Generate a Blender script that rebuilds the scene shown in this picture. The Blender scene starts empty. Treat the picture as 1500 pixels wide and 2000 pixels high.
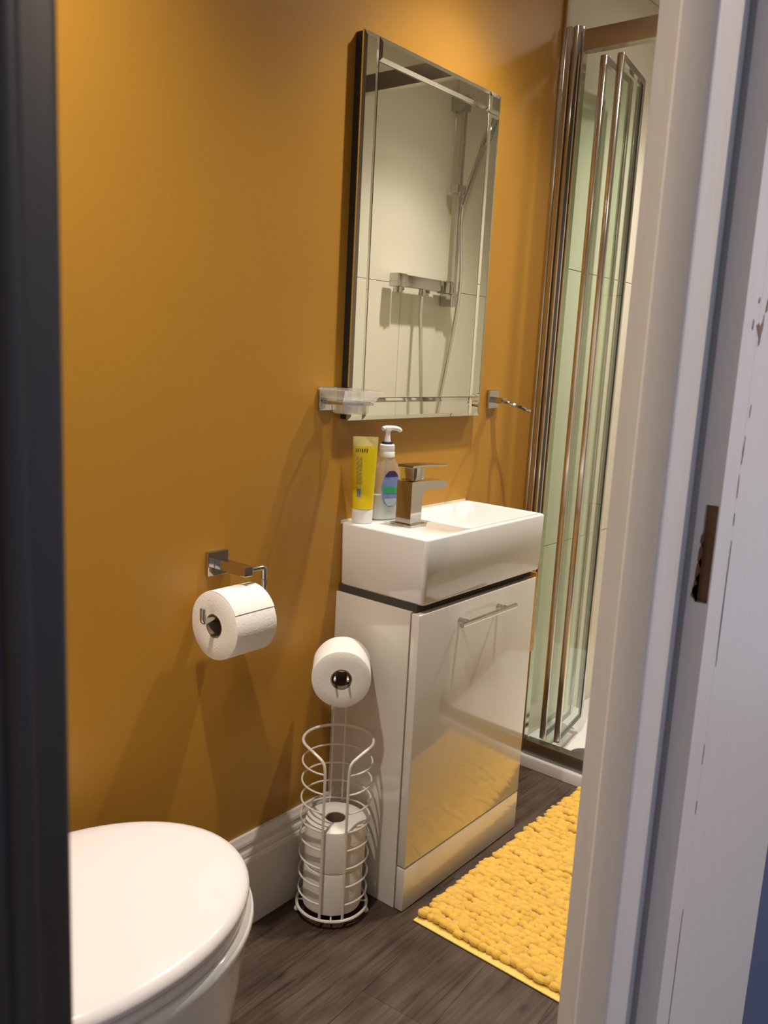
import bpy, bmesh, math, random
from mathutils import Vector, Matrix
random.seed(7)
R = math.radians
scene = bpy.context.scene
col = scene.collection

# ------------------------------------------------------------------ camera
CX, CY, CZ = -1.4076, -1.2528, 1.2301
cam_d = bpy.data.cameras.new('camera')
cam = bpy.data.objects.new('camera', cam_d); col.objects.link(cam)
YAW, PITCH, ROLL, FPX = 0.6763, 0.1825, 0.0524, 1675.1
fw = Vector((math.cos(YAW)*math.cos(PITCH), math.sin(YAW)*math.cos(PITCH), -math.sin(PITCH)))
rt = fw.cross(Vector((0, 0, 1))).normalized(); up = rt.cross(fw)
r2 = math.cos(ROLL)*rt + math.sin(ROLL)*up; u2 = -math.sin(ROLL)*rt + math.cos(ROLL)*up
cam.matrix_world = Matrix(((r2.x, u2.x, -fw.x, CX), (r2.y, u2.y, -fw.y, CY), (r2.z, u2.z, -fw.z, CZ), (0, 0, 0, 1)))
cam_d.sensor_fit = 'VERTICAL'; cam_d.sensor_height = 36.0; cam_d.lens = 36.0*FPX/2000
cam_d.clip_start = 0.02
cam_d.dof.use_dof = True; cam_d.dof.focus_distance = 1.85; cam_d.dof.aperture_fstop = 15
scene.camera = cam

# ------------------------------------------------------------------ world, light, exposure
world = bpy.data.worlds.new('world'); scene.world = world; world.use_nodes = True
wb = world.node_tree.nodes['Background']
wb.inputs[0].default_value = (0.50, 0.64, 1.0, 1); wb.inputs[1].default_value = 0.55
scene.view_settings.view_transform = 'Standard'; scene.view_settings.look = 'None'
scene.view_settings.gamma = 1; scene.view_settings.use_curve_mapping = False
scene.view_settings.exposure = 0.0
scene.cycles.transparent_max_bounces = 24; scene.cycles.max_bounces = 14; scene.cycles.glossy_bounces = 10
LAMP_COL = (1.0, 0.925, 0.83)
# ceiling downlights: x, y, watts
DOWNLIGHTS = [(-0.85, -0.36, 106), (0.30, -0.36, 100), (1.25, -0.45, 105)]
BEAM = [(0, 1.0), (20, 0.85), (30, 0.64), (38, 0.42), (44, 0.25), (48, 0.13), (52, 0.065), (60, 0.02), (80, 0.004)]
HALL_LIGHT = (-0.10, -2.05, 112)
W = 0.9653           # room width: far face of the doorway wall at y = -W
CEIL = 2.35
XL, XR = -1.36, 1.95


# ------------------------------------------------------------------ helpers
def link(o, parent=None):
    col.objects.link(o)
    if parent is not None:
        o.parent = parent
    return o


def tag(o, label=None, cat=None, group=None, kind=None):
    if label: o['label'] = label
    if cat: o['category'] = cat
    if group: o['group'] = group
    if kind: o['kind'] = kind
    return o


def thing(name, label, cat, loc, rz=0.0, group=None):
    o = bpy.data.objects.new(name, None); o.empty_display_size = 0.05
    link(o); o.location = loc; o.rotation_euler = (0, 0, rz)
    return tag(o, label, cat, group)


def obj(name, bm, mat, parent=None, smooth=False, loc=None, angle=35):
    """link a bmesh as one mesh object (vertices in the parent's frame)"""
    bmesh.ops.recalc_face_normals(bm, faces=bm.faces[:])
    me = bpy.data.meshes.new(name); bm.to_mesh(me); bm.free()
    mats = mat if isinstance(mat, (list, tuple)) else [mat]
    for m in mats: me.materials.append(m)
    o = bpy.data.objects.new(name, me); link(o, parent)
    if loc: o.location = loc
    if smooth:
        for p in me.polygons: p.use_smooth = True
        try:
            me.set_sharp_from_angle(angle=R(angle))
        except Exception:
            pass
    return o


def bx(bm, x0, x1, y0, y1, z0, z1, bev=0.0, seg=2, mi=0):
    n0 = len(bm.verts)
    vs = [bm.verts.new((x, y, z)) for z in (z0, z1) for y in (y0, y1) for x in (x0, x1)]
    F = [(0, 2, 3, 1), (4, 5, 7, 6), (0, 1, 5, 4), (2, 6, 7, 3), (0, 4, 6, 2), (1, 3, 7, 5)]
    fs = [bm.faces.new([vs[i] for i in f]) for f in F]
    for f in fs: f.material_index = mi
    if bev > 0:
        es = list({e for f in fs for e in f.edges})
        bmesh.ops.bevel(bm, geom=es, offset=bev, segments=seg, profile=0.5, affect='EDGES', clamp_overlap=True)
    return bm


def box(*a, **k):
    return bx(bmesh.new(), *a, **k)


def prism(bm, poly, axis, a, b, mi=0):
    """extrude a 2-D polygon along an axis (poly gives the two other coordinates in order)"""
    def P(p, t):
        return (t, p[0], p[1]) if axis == 'x' else (p[0], t, p[1]) if axis == 'y' else (p[0], p[1], t)
    A = [bm.verts.new(P(p, a)) for p in poly]; B = [bm.verts.new(P(p, b)) for p in poly]
    n = len(poly)
    fs = [bm.faces.new(A[::-1]), bm.faces.new(B)]
    for i in range(n):
        fs.append(bm.faces.new((A[i], A[(i+1) % n], B[(i+1) % n], B[i])))
    for f in fs: f.material_index = mi
    return bm


def lathe(bm, prof, c=(0, 0, 0), seg=40, sx=1.0, sy=1.0, mi=0, axis='z'):
    """revolve (r, h) pairs; closed with caps where r > 0 at the ends"""
    rings = []
    def P(r, h, a):
        p = (r*math.cos(a)*sx, r*math.sin(a)*sy, h)
        if axis == 'x': p = (p[2], p[0], p[1])
        if axis == 'y': p = (p[0], p[2], p[1])
        return (c[0]+p[0], c[1]+p[1], c[2]+p[2])
    for r, h in prof:
        if r < 1e-6:
            rings.append([bm.verts.new(P(0, h, 0))])
        else:
            rings.append([bm.verts.new(P(r, h, 2*math.pi*i/seg)) for i in range(seg)])
    for a, b in zip(rings, rings[1:]):
        for i in range(seg):
            j = (i+1) % seg
            if len(a) == 1 and len(b) == 1: continue
            if len(a) == 1: f = bm.faces.new((a[0], b[i], b[j]))
            elif len(b) == 1: f = bm.faces.new((a[i], a[j], b[0]))
            else: f = bm.faces.new((a[i], a[j], b[j], b[i]))
            f.material_index = mi
    for rg in (rings[0], rings[-1]):
        if len(rg) > 1 and prof[0] != prof[-1]:
            bm.faces.new(rg).material_index = mi
    return bm


def tube(bm, pts, rad, seg=10, closed=False, square=False):
    pts = [Vector(p) for p in pts]; n = len(pts)
    rads = rad if isinstance(rad, (list, tuple)) else [rad]*n
    rings = []; prev = None
    for i in range(n):
        if closed: t = (pts[(i+1) % n]-pts[i-1]).normalized()
        elif i == 0: t = (pts[1]-pts[0]).normalized()
        elif i == n-1: t = (pts[-1]-pts[-2]).normalized()
        else: t = ((pts[i+1]-pts[i]).normalized()+(pts[i]-pts[i-1]).normalized()).normalized()
        if prev is None:
            a = Vector((0, 0, 1)) if abs(t.z) < 0.9 else Vector((1, 0, 0))
            nrm = (a-t*a.dot(t)).normalized()
        else:
            nrm = (prev-t*prev.dot(t)).normalized()
        prev = nrm; b = t.cross(nrm)
        S = 4 if square else seg
        ring = []
        for k in range(S):
            an = 2*math.pi*k/S+(math.pi/4 if square else 0)
            ring.append(bm.verts.new(pts[i]+(nrm*math.cos(an)+b*math.sin(an))*rads[i]))
        rings.append(ring)
    S = len(rings[0])
    rng = range(n) if closed else range(n-1)
    for i in rng:
        a, b = rings[i], rings[(i+1) % n]
        for k in range(S):
            bm.faces.new((a[k], a[(k+1) % S], b[(k+1) % S], b[k]))
    if not closed:
        bm.faces.new(rings[0][::-1]); bm.faces.new(rings[-1])
    return bm


def curve(pts, sub=6):
    """Catmull-Rom through points"""
    P = [Vector(p) for p in pts]; P = [2*P[0]-P[1]]+P+[2*P[-1]-P[-2]]
    out = []
    for i in range(1, len(P)-2):
        for k in range(sub):
            t = k/sub; a, b, c, d = P[i-1], P[i], P[i+1], P[i+2]
            out.append(0.5*((2*b)+(c-a)*t+(2*a-5*b+4*c-d)*t*t+(3*b-a-3*c+d)*t**3))
    out.append(P[-2]); return out


def fillet(pts, r, n=5):
    """round the corners of a polyline"""
    P = [Vector(p) for p in pts]; out = [P[0]]
    for a, b, c in zip(P, P[1:], P[2:]):
        u = (a-b); v = (c-b); rr = min(r, u.length*0.49, v.length*0.49)
        s, e = b+u.normalized()*rr, b+v.normalized()*rr
        for k in range(n+1):
            t = k/n; out.append((1-t)**2*s+2*t*(1-t)*b+t*t*e)
    out.append(P[-1]); return out


def beam(ld, prof):
    """give a lamp the angular falloff of a reflector bulb: (degrees, relative intensity) pairs"""
    ld.use_nodes = True; nt = ld.node_tree; em = nt.nodes['Emission']
    tc = nt.nodes.new('ShaderNodeTexCoord'); sx = nt.nodes.new('ShaderNodeSeparateXYZ'); ab = nt.nodes.new('ShaderNodeMath'); ab.operation = 'ABSOLUTE'
    rp = nt.nodes.new('ShaderNodeValToRGB'); cr = rp.color_ramp
    pts = sorted((math.cos(R(a)), v) for a, v in prof)
    cr.elements[0].position, cr.elements[0].color = pts[0][0], (pts[0][1],)*3+(1,)
    cr.elements[1].position, cr.elements[1].color = pts[-1][0], (pts[-1][1],)*3+(1,)
    for p, v in pts[1:-1]:
        e = cr.elements.new(p); e.color = (v, v, v, 1)
    nt.links.new(tc.outputs['Normal'], sx.inputs[0]); nt.links.new(sx.outputs['Z'], ab.inputs[0])
    nt.links.new(ab.outputs[0], rp.inputs[0]); nt.links.new(rp.outputs[0], em.inputs['Strength'])


def copy_tree(o, parent=None):
    c = o.copy(); col.objects.link(c)
    if parent is not None: c.parent = parent
    for ch in list(o.children): copy_tree(ch, c)
    return c


# ------------------------------------------------------------------ materials
def mat(name, color, rough=0.5, metal=0.0, coat=0.0, bump=0.0, bscale=200.0, var=0.0, vscale=6.0, spec=0.5, sheen=0.0, stretch=None, var2=None, sub=0.0):
    m = bpy.data.materials.new(name); m.use_nodes = True
    nt = m.node_tree; b = nt.nodes['Principled BSDF']
    b.inputs['Base Color'].default_value = (*color, 1); b.inputs['Roughness'].default_value = rough
    b.inputs['Metallic'].default_value = metal
    b.inputs['Coat Weight'].default_value = coat; b.inputs['Coat Roughness'].default_value = 0.03
    b.inputs['Specular IOR Level'].default_value = spec
    b.inputs['Sheen Weight'].default_value = sheen
    tc = nt.nodes.new('ShaderNodeTexCoord'); src = tc.outputs['Object']
    if stretch:
        mp = nt.nodes.new('ShaderNodeMapping'); mp.inputs['Scale'].default_value = stretch
        nt.links.new(src, mp.inputs[0]); src = mp.outputs[0]
    n = nt.nodes.new('ShaderNodeTexNoise'); n.inputs['Scale'].default_value = vscale; n.inputs['Detail'].default_value = 5
    nt.links.new(src, n.inputs['Vector'])
    rmp = nt.nodes.new('ShaderNodeValToRGB')
    lo = var2 if var2 else tuple(c*(1-var) for c in color)
    hi = tuple(min(1, c*(1+var)) for c in color)
    rmp.color_ramp.elements[0].position = 0.3; rmp.color_ramp.elements[0].color = (*lo, 1)
    rmp.color_ramp.elements[1].position = 0.7; rmp.color_ramp.elements[1].color = (*hi, 1)
    nt.links.new(n.outputs['Fac'], rmp.inputs[0]); nt.links.new(rmp.outputs[0], b.inputs['Base Color'])
    if bump > 0:
        n2 = nt.nodes.new('ShaderNodeTexNoise'); n2.inputs['Scale'].default_value = bscale; n2.inputs['Detail'].default_value = 3
        nt.links.new(src, n2.inputs['Vector'])
        bp = nt.nodes.new('ShaderNodeBump'); bp.inputs['Strength'].default_value = bump; bp.inputs['Distance'].default_value = 0.002
        nt.links.new(n2.outputs['Fac'], bp.inputs['Height']); nt.links.new(bp.outputs[0], b.inputs['Normal'])
    return m


def glass_mat(name, tint, refl=1.45, rough=0.0, base=0.0, frost=0.0):
    """thin clear pane: tinted transmission with Fresnel reflection"""
    m = bpy.data.materials.new(name); m.use_nodes = True; nt = m.node_tree
    nt.nodes.remove(nt.nodes['Principled BSDF']); out = nt.nodes['Material Output']
    t = nt.nodes.new('ShaderNodeBsdfTransparent'); t.inputs[0].default_value = (*tint, 1)
    g = nt.nodes.new('ShaderNodeBsdfGlossy'); g.inputs['Roughness'].default_value = rough; g.inputs[0].default_value = (0.95, 0.98, 0.95, 1)
    f = nt.nodes.new('ShaderNodeFresnel'); f.inputs[0].default_value = refl
    gm = nt.nodes.new('ShaderNodeNewGeometry'); iv = nt.nodes.new('ShaderNodeMath'); iv.operation = 'SUBTRACT'; iv.inputs[0].default_value = 1.0
    ml = nt.nodes.new('ShaderNodeMath'); ml.operation = 'MULTIPLY'
    nt.links.new(gm.outputs['Backfacing'], iv.inputs[1]); nt.links.new(iv.outputs[0], ml.inputs[1]); nt.links.new(f.outputs[0], ml.inputs[0])
    mx = nt.nodes.new('ShaderNodeMixShader'); last = ml.outputs[0]
    if base:
        mm = nt.nodes.new('ShaderNodeMath'); mm.operation = 'ADD'; mm.inputs[1].default_value = base; mm.use_clamp = True
        nt.links.new(last, mm.inputs[0]); last = mm.outputs[0]
    nt.links.new(last, mx.inputs[0]); nt.links.new(t.outputs[0], mx.inputs[1]); nt.links.new(g.outputs[0], mx.inputs[2])
    if frost:
        df = nt.nodes.new('ShaderNodeBsdfDiffuse'); df.inputs[0].default_value = (0.88, 0.87, 0.84, 1)
        m2 = nt.nodes.new('ShaderNodeMixShader'); m2.inputs[0].default_value = frost
        nt.links.new(mx.outputs[0], m2.inputs[1]); nt.links.new(df.outputs[0], m2.inputs[2]); mx = m2
    nt.links.new(mx.outputs[0], out.inputs[0]); return m


def emit(name, color, s):
    m = bpy.data.materials.new(name); m.use_nodes = True
    b = m.node_tree.nodes['Principled BSDF']; b.inputs['Base Color'].default_value = (*color, 1)
    b.inputs['Emission Color'].default_value = (*color, 1); b.inputs['Emission Strength'].default_value = s
    return m


M = {}
M['mustard'] = mat('mustard_paint', (0.455, 0.221, 0.025), 0.42, bump=0.10, bscale=350, var=0.03, vscale=3)
M['white_paint'] = mat('white_wall_paint', (0.74, 0.70, 0.62), 0.6, bump=0.05, bscale=300, var=0.02)
M['taupe'] = mat('unseen_wall_taupe', (0.13, 0.105, 0.080), 0.5, var=0.02)  # unseen room side of the doorway wall, kept dark to cut bounced light
M['slate'] = mat('slate_blue_hall_face', (0.10, 0.125, 0.22), 0.6, var=0.03)  # dark blue-grey for the hall face of the doorway wall
M['stone_paint'] = mat('stone_coloured_paint', (0.36, 0.33, 0.29), 0.6, var=0.02)
M['ceiling'] = mat('ceiling_paint', (0.66, 0.64, 0.59), 0.7, var=0.01)
M['tile'] = mat('glazed_cream_tile', (0.72, 0.67, 0.56), 0.14, var=0.02, vscale=2, bump=0.02, bscale=30)
M['grout'] = mat('grout', (0.50, 0.46, 0.38), 0.8, var=0.05, vscale=40)
M['wood_gloss'] = mat('white_gloss_woodwork', (0.76, 0.72, 0.66), 0.32, bump=0.03, bscale=120, var=0.02)
M['trim_white'] = mat('brushed_white_gloss', (0.72, 0.685, 0.665), 0.38, bump=0.14, bscale=260, var=0.03, vscale=30, stretch=(6, 6, 0.35))
M['dark_brown'] = mat('dark_brown_frame', (0.022, 0.016, 0.013), 0.45, var=0.08, vscale=20, bump=0.05, bscale=200, stretch=(1, 1, 0.1))  # near-black brown, on the left frame only
M['raw_wood'] = mat('bare_brown_timber', (0.17, 0.085, 0.04), 0.8, var=0.25, vscale=30, stretch=(4, 4, 0.6), bump=0.2, bscale=90)
M['edge_strip'] = mat('thin_grey_strip', (0.30, 0.30, 0.30), 0.7, var=0.05)
M['chip'] = mat('chipped_paint_undercoat', (0.20, 0.145, 0.11), 0.8, var=0.2, vscale=60)
M['ceramic'] = mat('white_ceramic', (0.84, 0.82, 0.79), 0.09, coat=0.5, var=0.005)
M['seat'] = mat('white_seat_plastic', (0.81, 0.755, 0.735), 0.22, var=0.005)
M['cab'] = mat('white_gloss_lacquer', (0.76, 0.72, 0.65), 0.12, coat=0.8, var=0.008)
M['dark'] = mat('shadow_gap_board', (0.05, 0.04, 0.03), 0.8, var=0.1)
M['chrome'] = mat('chrome', (0.56, 0.55, 0.54), 0.08, metal=1.0, var=0.01)
M['chrome_soft'] = mat('polished_aluminium', (0.64, 0.61, 0.57), 0.16, metal=1.0, var=0.02, vscale=4, stretch=(8, 8, 0.2))
M['rail'] = mat('brushed_aluminium_header', (0.56, 0.51, 0.45), 0.42, metal=1.0, var=0.03)
M['rail_dark'] = mat('satin_aluminium_rail', (0.30, 0.28, 0.25), 0.36, metal=1.0, var=0.03)
M['mirror'] = mat('silvered_mirror', (0.86, 0.87, 0.82), 0.0, metal=1.0)
M['mirror_edge'] = mat('bevelled_mirror', (0.86, 0.88, 0.83), 0.02, metal=1.0)
M['black'] = mat('black_backing', (0.012, 0.010, 0.009), 0.5, var=0.1)
M['paper'] = mat('toilet_tissue', (0.86, 0.82, 0.75), 0.95, bump=0.35, bscale=260, var=0.02, vscale=30, sheen=0.2)
M['card'] = mat('cardboard_core', (0.20, 0.15, 0.10), 0.9, var=0.1, vscale=60)
M['wire'] = mat('cream_coated_wire', (0.80, 0.75, 0.66), 0.30, var=0.01)
M['rug_base'] = mat('pale_yellow_canvas', (0.85, 0.62, 0.16), 0.9, bump=0.3, bscale=500, var=0.06, vscale=200)
M['pile'] = mat('mustard_chenille', (0.82, 0.49, 0.062), 0.95, bump=0.6, bscale=420, var=0.12, vscale=40, sheen=0.5)
M['towel'] = mat('mustard_towelling', (0.75, 0.36, 0.03), 0.95, bump=0.6, bscale=420, var=0.12, vscale=60, sheen=0.4)
M['pane'] = glass_mat('green_tinted_glass', (0.90, 0.955, 0.90), 1.5)
M['edge_glass'] = mat('dark_glass_edge_seal', (0.03, 0.04, 0.03), 0.3)
M['dish_glass'] = glass_mat('clear_cut_glass', (0.93, 0.93, 0.92), 1.5, rough=0.02, base=0.16, frost=0.10)
M['bottle'] = glass_mat('clear_bottle_plastic', (0.90, 0.93, 0.94), 1.4, rough=0.08, base=0.03, frost=0.16)
M['soap'] = mat('milky_liquid_soap', (0.82, 0.83, 0.80), 0.3, var=0.02)
M['white_plastic'] = mat('white_plastic', (0.86, 0.84, 0.80), 0.3, var=0.01)
M['navy'] = mat('navy_plastic', (0.02, 0.025, 0.08), 0.4)
M['yellow_tube'] = mat('yellow_tube_plastic', (0.83, 0.62, 0.01), 0.28, var=0.05, vscale=20, coat=0.2)
M['tube_end'] = mat('clear_tube_crimp', (0.78, 0.66, 0.24), 0.25, var=0.05)
M['ink'] = mat('brown_print', (0.30, 0.17, 0.01), 0.6)
M['ink_dark'] = mat('black_print', (0.05, 0.04, 0.01), 0.6)
M['label_white'] = mat('white_label', (0.62, 0.58, 0.40), 0.6)
M['label_blue'] = mat('blue_label', (0.22, 0.30, 0.60), 0.35, var=0.12, vscale=60)
M['label_purple'] = mat('purple_label', (0.06, 0.035, 0.13), 0.35)
M['label_green'] = mat('green_label', (0.05, 0.42, 0.16), 0.35)
M['label_pale'] = mat('pale_blue_label', (0.50, 0.58, 0.75), 0.35)
M['waste'] = mat('grey_waste_cover', (0.16, 0.15, 0.14), 0.3, metal=0.6)
M['tray'] = mat('white_shower_tray', (0.82, 0.81, 0.79), 0.18, var=0.01)
M['lamp'] = emit('lit_downlight_lens', (1.0, 0.90, 0.76), 30)
M['silicone'] = mat('silicone_bead', (0.75, 0.68, 0.52), 0.4, var=0.03)


def plank_mat(name, c, seed):
    """grey-brown oak vinyl: long streaks, darker veins, the odd knot"""
    m = bpy.data.materials.new(name); m.use_nodes = True; nt = m.node_tree; b = nt.nodes['Principled BSDF']
    tc = nt.nodes.new('ShaderNodeTexCoord'); mp = nt.nodes.new('ShaderNodeMapping')
    mp.inputs['Scale'].default_value = (1.1, 20, 1); mp.inputs['Location'].default_value = (seed*3.7, seed*1.3, 0)
    mp.inputs['Rotation'].default_value = (0, 0, R(-5))
    nt.links.new(tc.outputs['Object'], mp.inputs[0])
    n = nt.nodes.new('ShaderNodeTexNoise'); n.inputs['Scale'].default_value = 3.2; n.inputs['Detail'].default_value = 9; n.inputs['Roughness'].default_value = 0.74; n.inputs['Distortion'].default_value = 0.9
    nt.links.new(mp.outputs[0], n.inputs['Vector'])
    rp = nt.nodes.new('ShaderNodeValToRGB'); cr = rp.color_ramp
    cr.elements[0].position = 0.33; cr.elements[0].color = (c[0]*0.26, c[1]*0.20, c[2]*0.17, 1)
    cr.elements[1].position = 0.68; cr.elements[1].color = (c[0]*1.55, c[1]*1.50, c[2]*1.45, 1)
    e = cr.elements.new(0.44); e.color = (c[0]*0.85, c[1]*0.75, c[2]*0.68, 1)
    e = cr.elements.new(0.54); e.color = (c[0]*1.12, c[1]*1.10, c[2]*1.06, 1)
    nt.links.new(n.outputs['Fac'], rp.inputs[0])
    # broad tone change
    n3 = nt.nodes.new('ShaderNodeTexNoise'); n3.inputs['Scale'].default_value = 7; n3.inputs['Detail'].default_value = 2
    nt.links.new(tc.outputs['Object'], n3.inputs['Vector'])
    r3 = nt.nodes.new('ShaderNodeValToRGB'); r3.color_ramp.elements[0].position = 0.32; r3.color_ramp.elements[0].color = (0.42, 0.40, 0.39, 1)
    r3.color_ramp.elements[1].position = 0.6; r3.color_ramp.elements[1].color = (1, 1, 1, 1)
    nt.links.new(n3.outputs['Fac'], r3.inputs[0])
    mx = nt.nodes.new('ShaderNodeMixRGB'); mx.blend_type = 'MULTIPLY'; mx.inputs[0].default_value = 0.8
    nt.links.new(rp.outputs[0], mx.inputs[1]); nt.links.new(r3.outputs[0], mx.inputs[2])
    # knots
    mk = nt.nodes.new('ShaderNodeMapping'); mk.inputs['Scale'].default_value = (2.6, 5.2, 1); mk.inputs['Rotation'].default_value = (0, 0, R(-5)); mk.inputs['Location'].default_value = (seed*1.9, seed*0.7, 0)
    nt.links.new(tc.outputs['Object'], mk.inputs[0])
    vo_ = nt.nodes.new('ShaderNodeTexVoronoi'); vo_.inputs['Scale'].default_value = 2.0; nt.links.new(mk.outputs[0], vo_.inputs['Vector'])
    rk = nt.nodes.new('ShaderNodeValToRGB'); rk.color_ramp.elements[0].position = 0.03; rk.color_ramp.elements[0].color = (0.22, 0.20, 0.19, 1)
    rk.color_ramp.elements[1].position = 0.11; rk.color_ramp.elements[1].color = (1, 1, 1, 1)
    nt.links.new(vo_.outputs['Distance'], rk.inputs[0])
    mx2 = nt.nodes.new('ShaderNodeMixRGB'); mx2.blend_type = 'MULTIPLY'; mx2.inputs[0].default_value = 0.85
    nt.links.new(mx.outputs[0], mx2.inputs[1]); nt.links.new(rk.outputs[0], mx2.inputs[2])
    nt.links.new(mx2.outputs[0], b.inputs['Base Color'])
    b.inputs['Roughness'].default_value = 0.42
    bp = nt.nodes.new('ShaderNodeBump'); bp.inputs['Strength'].default_value = 0.2; bp.inputs['Distance'].default_value = 0.002
    nt.links.new(n.outputs['Fac'], bp.inputs['Height']); nt.links.new(bp.outputs[0], b.inputs['Normal'])
    return m


PLANKS = [plank_mat('grey_oak_plank_%d' % i, c, i) for i, c in enumerate([(0.090, 0.060, 0.043), (0.078, 0.053, 0.039), (0.083, 0.056, 0.041), (0.098, 0.067, 0.049)])]

# ------------------------------------------------------------------ setting
def struct(name, bm, m, parent=None, **k):
    o = obj(name, bm, m, parent, **k)
    if parent is None: o['kind'] = 'structure'
    return o


HY = CY+0.200                    # hall face of the doorway wall
LX0, LX1 = CX+0.119, CX+0.649    # door opening: left lining face, right lining face
DOOR_H = 2.10

floor = struct('floor', box(XL-0.1, XR+0.1, -3.0, 0.1, -0.06, -0.0125), M['dark'])
# planks run along the room, five degrees off the back wall
def clip(poly, x0, x1, y0, y1):
    for ax, lim, sgn in ((0, x0, 1), (0, x1, -1), (1, y0, 1), (1, y1, -1)):
        out = []
        for a, b in zip(poly, poly[1:]+poly[:1]):
            ia, ib = (a[ax]-lim)*sgn >= 0, (b[ax]-lim)*sgn >= 0
            if ia: out.append(a)
            if ia != ib:
                t = (lim-a[ax])/(b[ax]-a[ax]); out.append((a[0]+t*(b[0]-a[0]), a[1]+t*(b[1]-a[1])))
        poly = out
        if len(poly) < 3: return []
    return poly

ca, sa = math.cos(R(4.5)), math.sin(R(4.5))
PW, PL = 0.155, 1.22
for row in range(-16, 3):
    off = (row*0.437) % PL
    for k in range(-2, 3):
        a0, a1 = -1.4+k*PL+off+0.0003, -1.4+(k+1)*PL+off-0.0003
        b0, b1 = row*PW+0.0003, (row+1)*PW-0.0003
        poly = [(a*ca-b*sa, a*sa+b*ca) for a, b in ((a0, b0), (a1, b0), (a1, b1), (a0, b1))]
        for (y0, y1, x1) in ((-W, 0.0, 0.8125), (-2.2, HY, 0.8)):
            p = clip(poly, XL, x1, y0, y1)
            if not p: continue
            if max(q[0] for q in p)-min(q[0] for q in p) < 0.01: continue
            if y0 < -W-0.1 and max(q[1] for q in p) < -1.9: continue
            obj('plank', prism(bmesh.new(), p, 'z', -0.0125, 0.0), random.choice(PLANKS), floor)

wall_back = struct('wall_back', box(XL-0.1, XR+0.1, 0.0, 0.1, 0.0, CEIL), M['mustard'])
wall_left = struct('wall_left', box(XL-0.1, XL, -W, 0.0, 0.0, CEIL), M['white_paint'])  # unseen wall, kept white to bounce light onto the door frame
wall_right = struct('wall_right', box(XR, XR+0.1, -W, 0.0, 0.0, CEIL), M['grout'])
ceiling = struct('ceiling', box(XL-0.1, XR+0.1, -3.0, 0.1, CEIL, CEIL+0.05), M['ceiling'])
bm = bmesh.new()
bx(bm, XL-0.1, LX0-0.034, HY+0.018, -W, 0, CEIL)
bx(bm, LX1+0.0355, XR+0.1, HY+0.018, -W, 0, CEIL)
bx(bm, LX0-0.034, LX1+0.0355, HY+0.018, -W, DOOR_H+0.03, CEIL)
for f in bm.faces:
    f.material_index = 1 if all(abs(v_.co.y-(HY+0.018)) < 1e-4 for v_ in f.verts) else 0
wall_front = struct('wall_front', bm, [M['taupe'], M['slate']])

# glazed tiles, joints recessed, in the shower
def tile_boxes(parent, plane, face, u0, u1, joints_a, joints_b):
    rows = [(0.036, 0.664, joints_b), (0.666, 1.501, joints_a), (1.503, CEIL-0.002, joints_b)]
    for z0, z1, js in rows:
        us = [u0]+[j for j in sorted(js) if u0+0.03 < j < u1-0.03]+[u1]
        for a, b in zip(us, us[1:]):
            a += 0.001; b -= 0.001
            if plane == 'y':
                y0, y1 = sorted((face[0], face[1])); bmx = box(a, b, y0, y1, z0, z1, bev=0.0008, seg=1)
            else:
                x0, x1 = sorted((face[0], face[1])); bmx = box(x0, x1, a, b, z0, z1, bev=0.0008, seg=1)
            obj('tile', bmx, M['tile'], parent)

obj('tile_bed', box(0.825, XR, -0.003, 0.0, 0.036, CEIL), M['grout'], wall_back)
tile_boxes(wall_back, 'y', (-0.010, -0.003), 0.826, XR-0.011, [1.56], [1.56])
obj('tile_bed', box(0.830, XR, -W, -W+0.003, 0.036, CEIL), M['grout'], wall_front)
tile_boxes(wall_front, 'y', (-W+0.003, -W+0.010), 0.830, XR-0.011, [1.319, 1.919], [1.019, 1.619])
tile_boxes(wall_right, 'x', (XR-0.010, XR), -W+0.011, -0.011, [-0.55], [-0.25, -0.85])

# chrome trim where paint meets tile
bm = bmesh.new(); bx(bm, 0.812, 0.8255, -0.0125, 0.0, 0.037, CEIL, bev=0.003)
struct('trim_3', bm, M['chrome_soft'], smooth=True)

# skirting board: stepped moulding
prof = [(0, 0), (-0.024, 0), (-0.024, 0.152), (-0.021, 0.158), (-0.018, 0.160), (-0.018, 0.166), (-0.0165, 0.172), (-0.013, 0.176),
        (-0.013, 0.184), (-0.014, 0.188), (-0.013, 0.194), (-0.010, 0.200), (-0.007, 0.207), (0, 0.207)]
struct('baseboard_back', prism(bmesh.new(), prof, 'x', -1.16, -0.006), M['wood_gloss'])

# right door frame
tr = bpy.data.objects.new('trim_1', None); link(tr); tr.location = (LX1, HY, 0); tr['kind'] = 'structure'
def tobj(name, bm, m, root=None, **k):
    root = root or tr
    bmesh.ops.translate(bm, verts=bm.verts[:], vec=-root.location); return obj(name, bm, m, root, **k)
MZ0, MZ1 = 1.055, 1.131          # latch mortise
x = LX1
bm = bmesh.new()
bx(bm, x, x+0.035, HY, -W, 0.0, MZ0); bx(bm, x, x+0.035, HY, -W, MZ1, DOOR_H); bx(bm, x, x+0.035, HY+0.011, -W, MZ0, MZ1); bx(bm, x, x+0.035, HY, HY+0.0012, MZ0, MZ1)
tobj('door_lining', bm, M['trim_white'])
tobj('latch_mortise', box(x+0.004, x+0.034, HY+0.0013, HY+0.0109, MZ0+0.0002, MZ1-0.0002), M['raw_wood'])
for z, h, w in ((1.104, 0.006, 0.0008), (1.092, 0.010, 0.0012), (1.079, 0.011, 0.0018), (1.0665, 0.0115, 0.0024), (1.0625, 0.0075, 0.0032)):
    tobj('torn_edge', prism(bmesh.new(), [(HY+0.0095, z-h), (HY+0.0110+w, z-h*0.4), (HY+0.0110+w*0.7, z+h*0.5), (HY+0.0095, z+h)], 'x', x-0.0004, x+0.001), M['raw_wood'])
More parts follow.
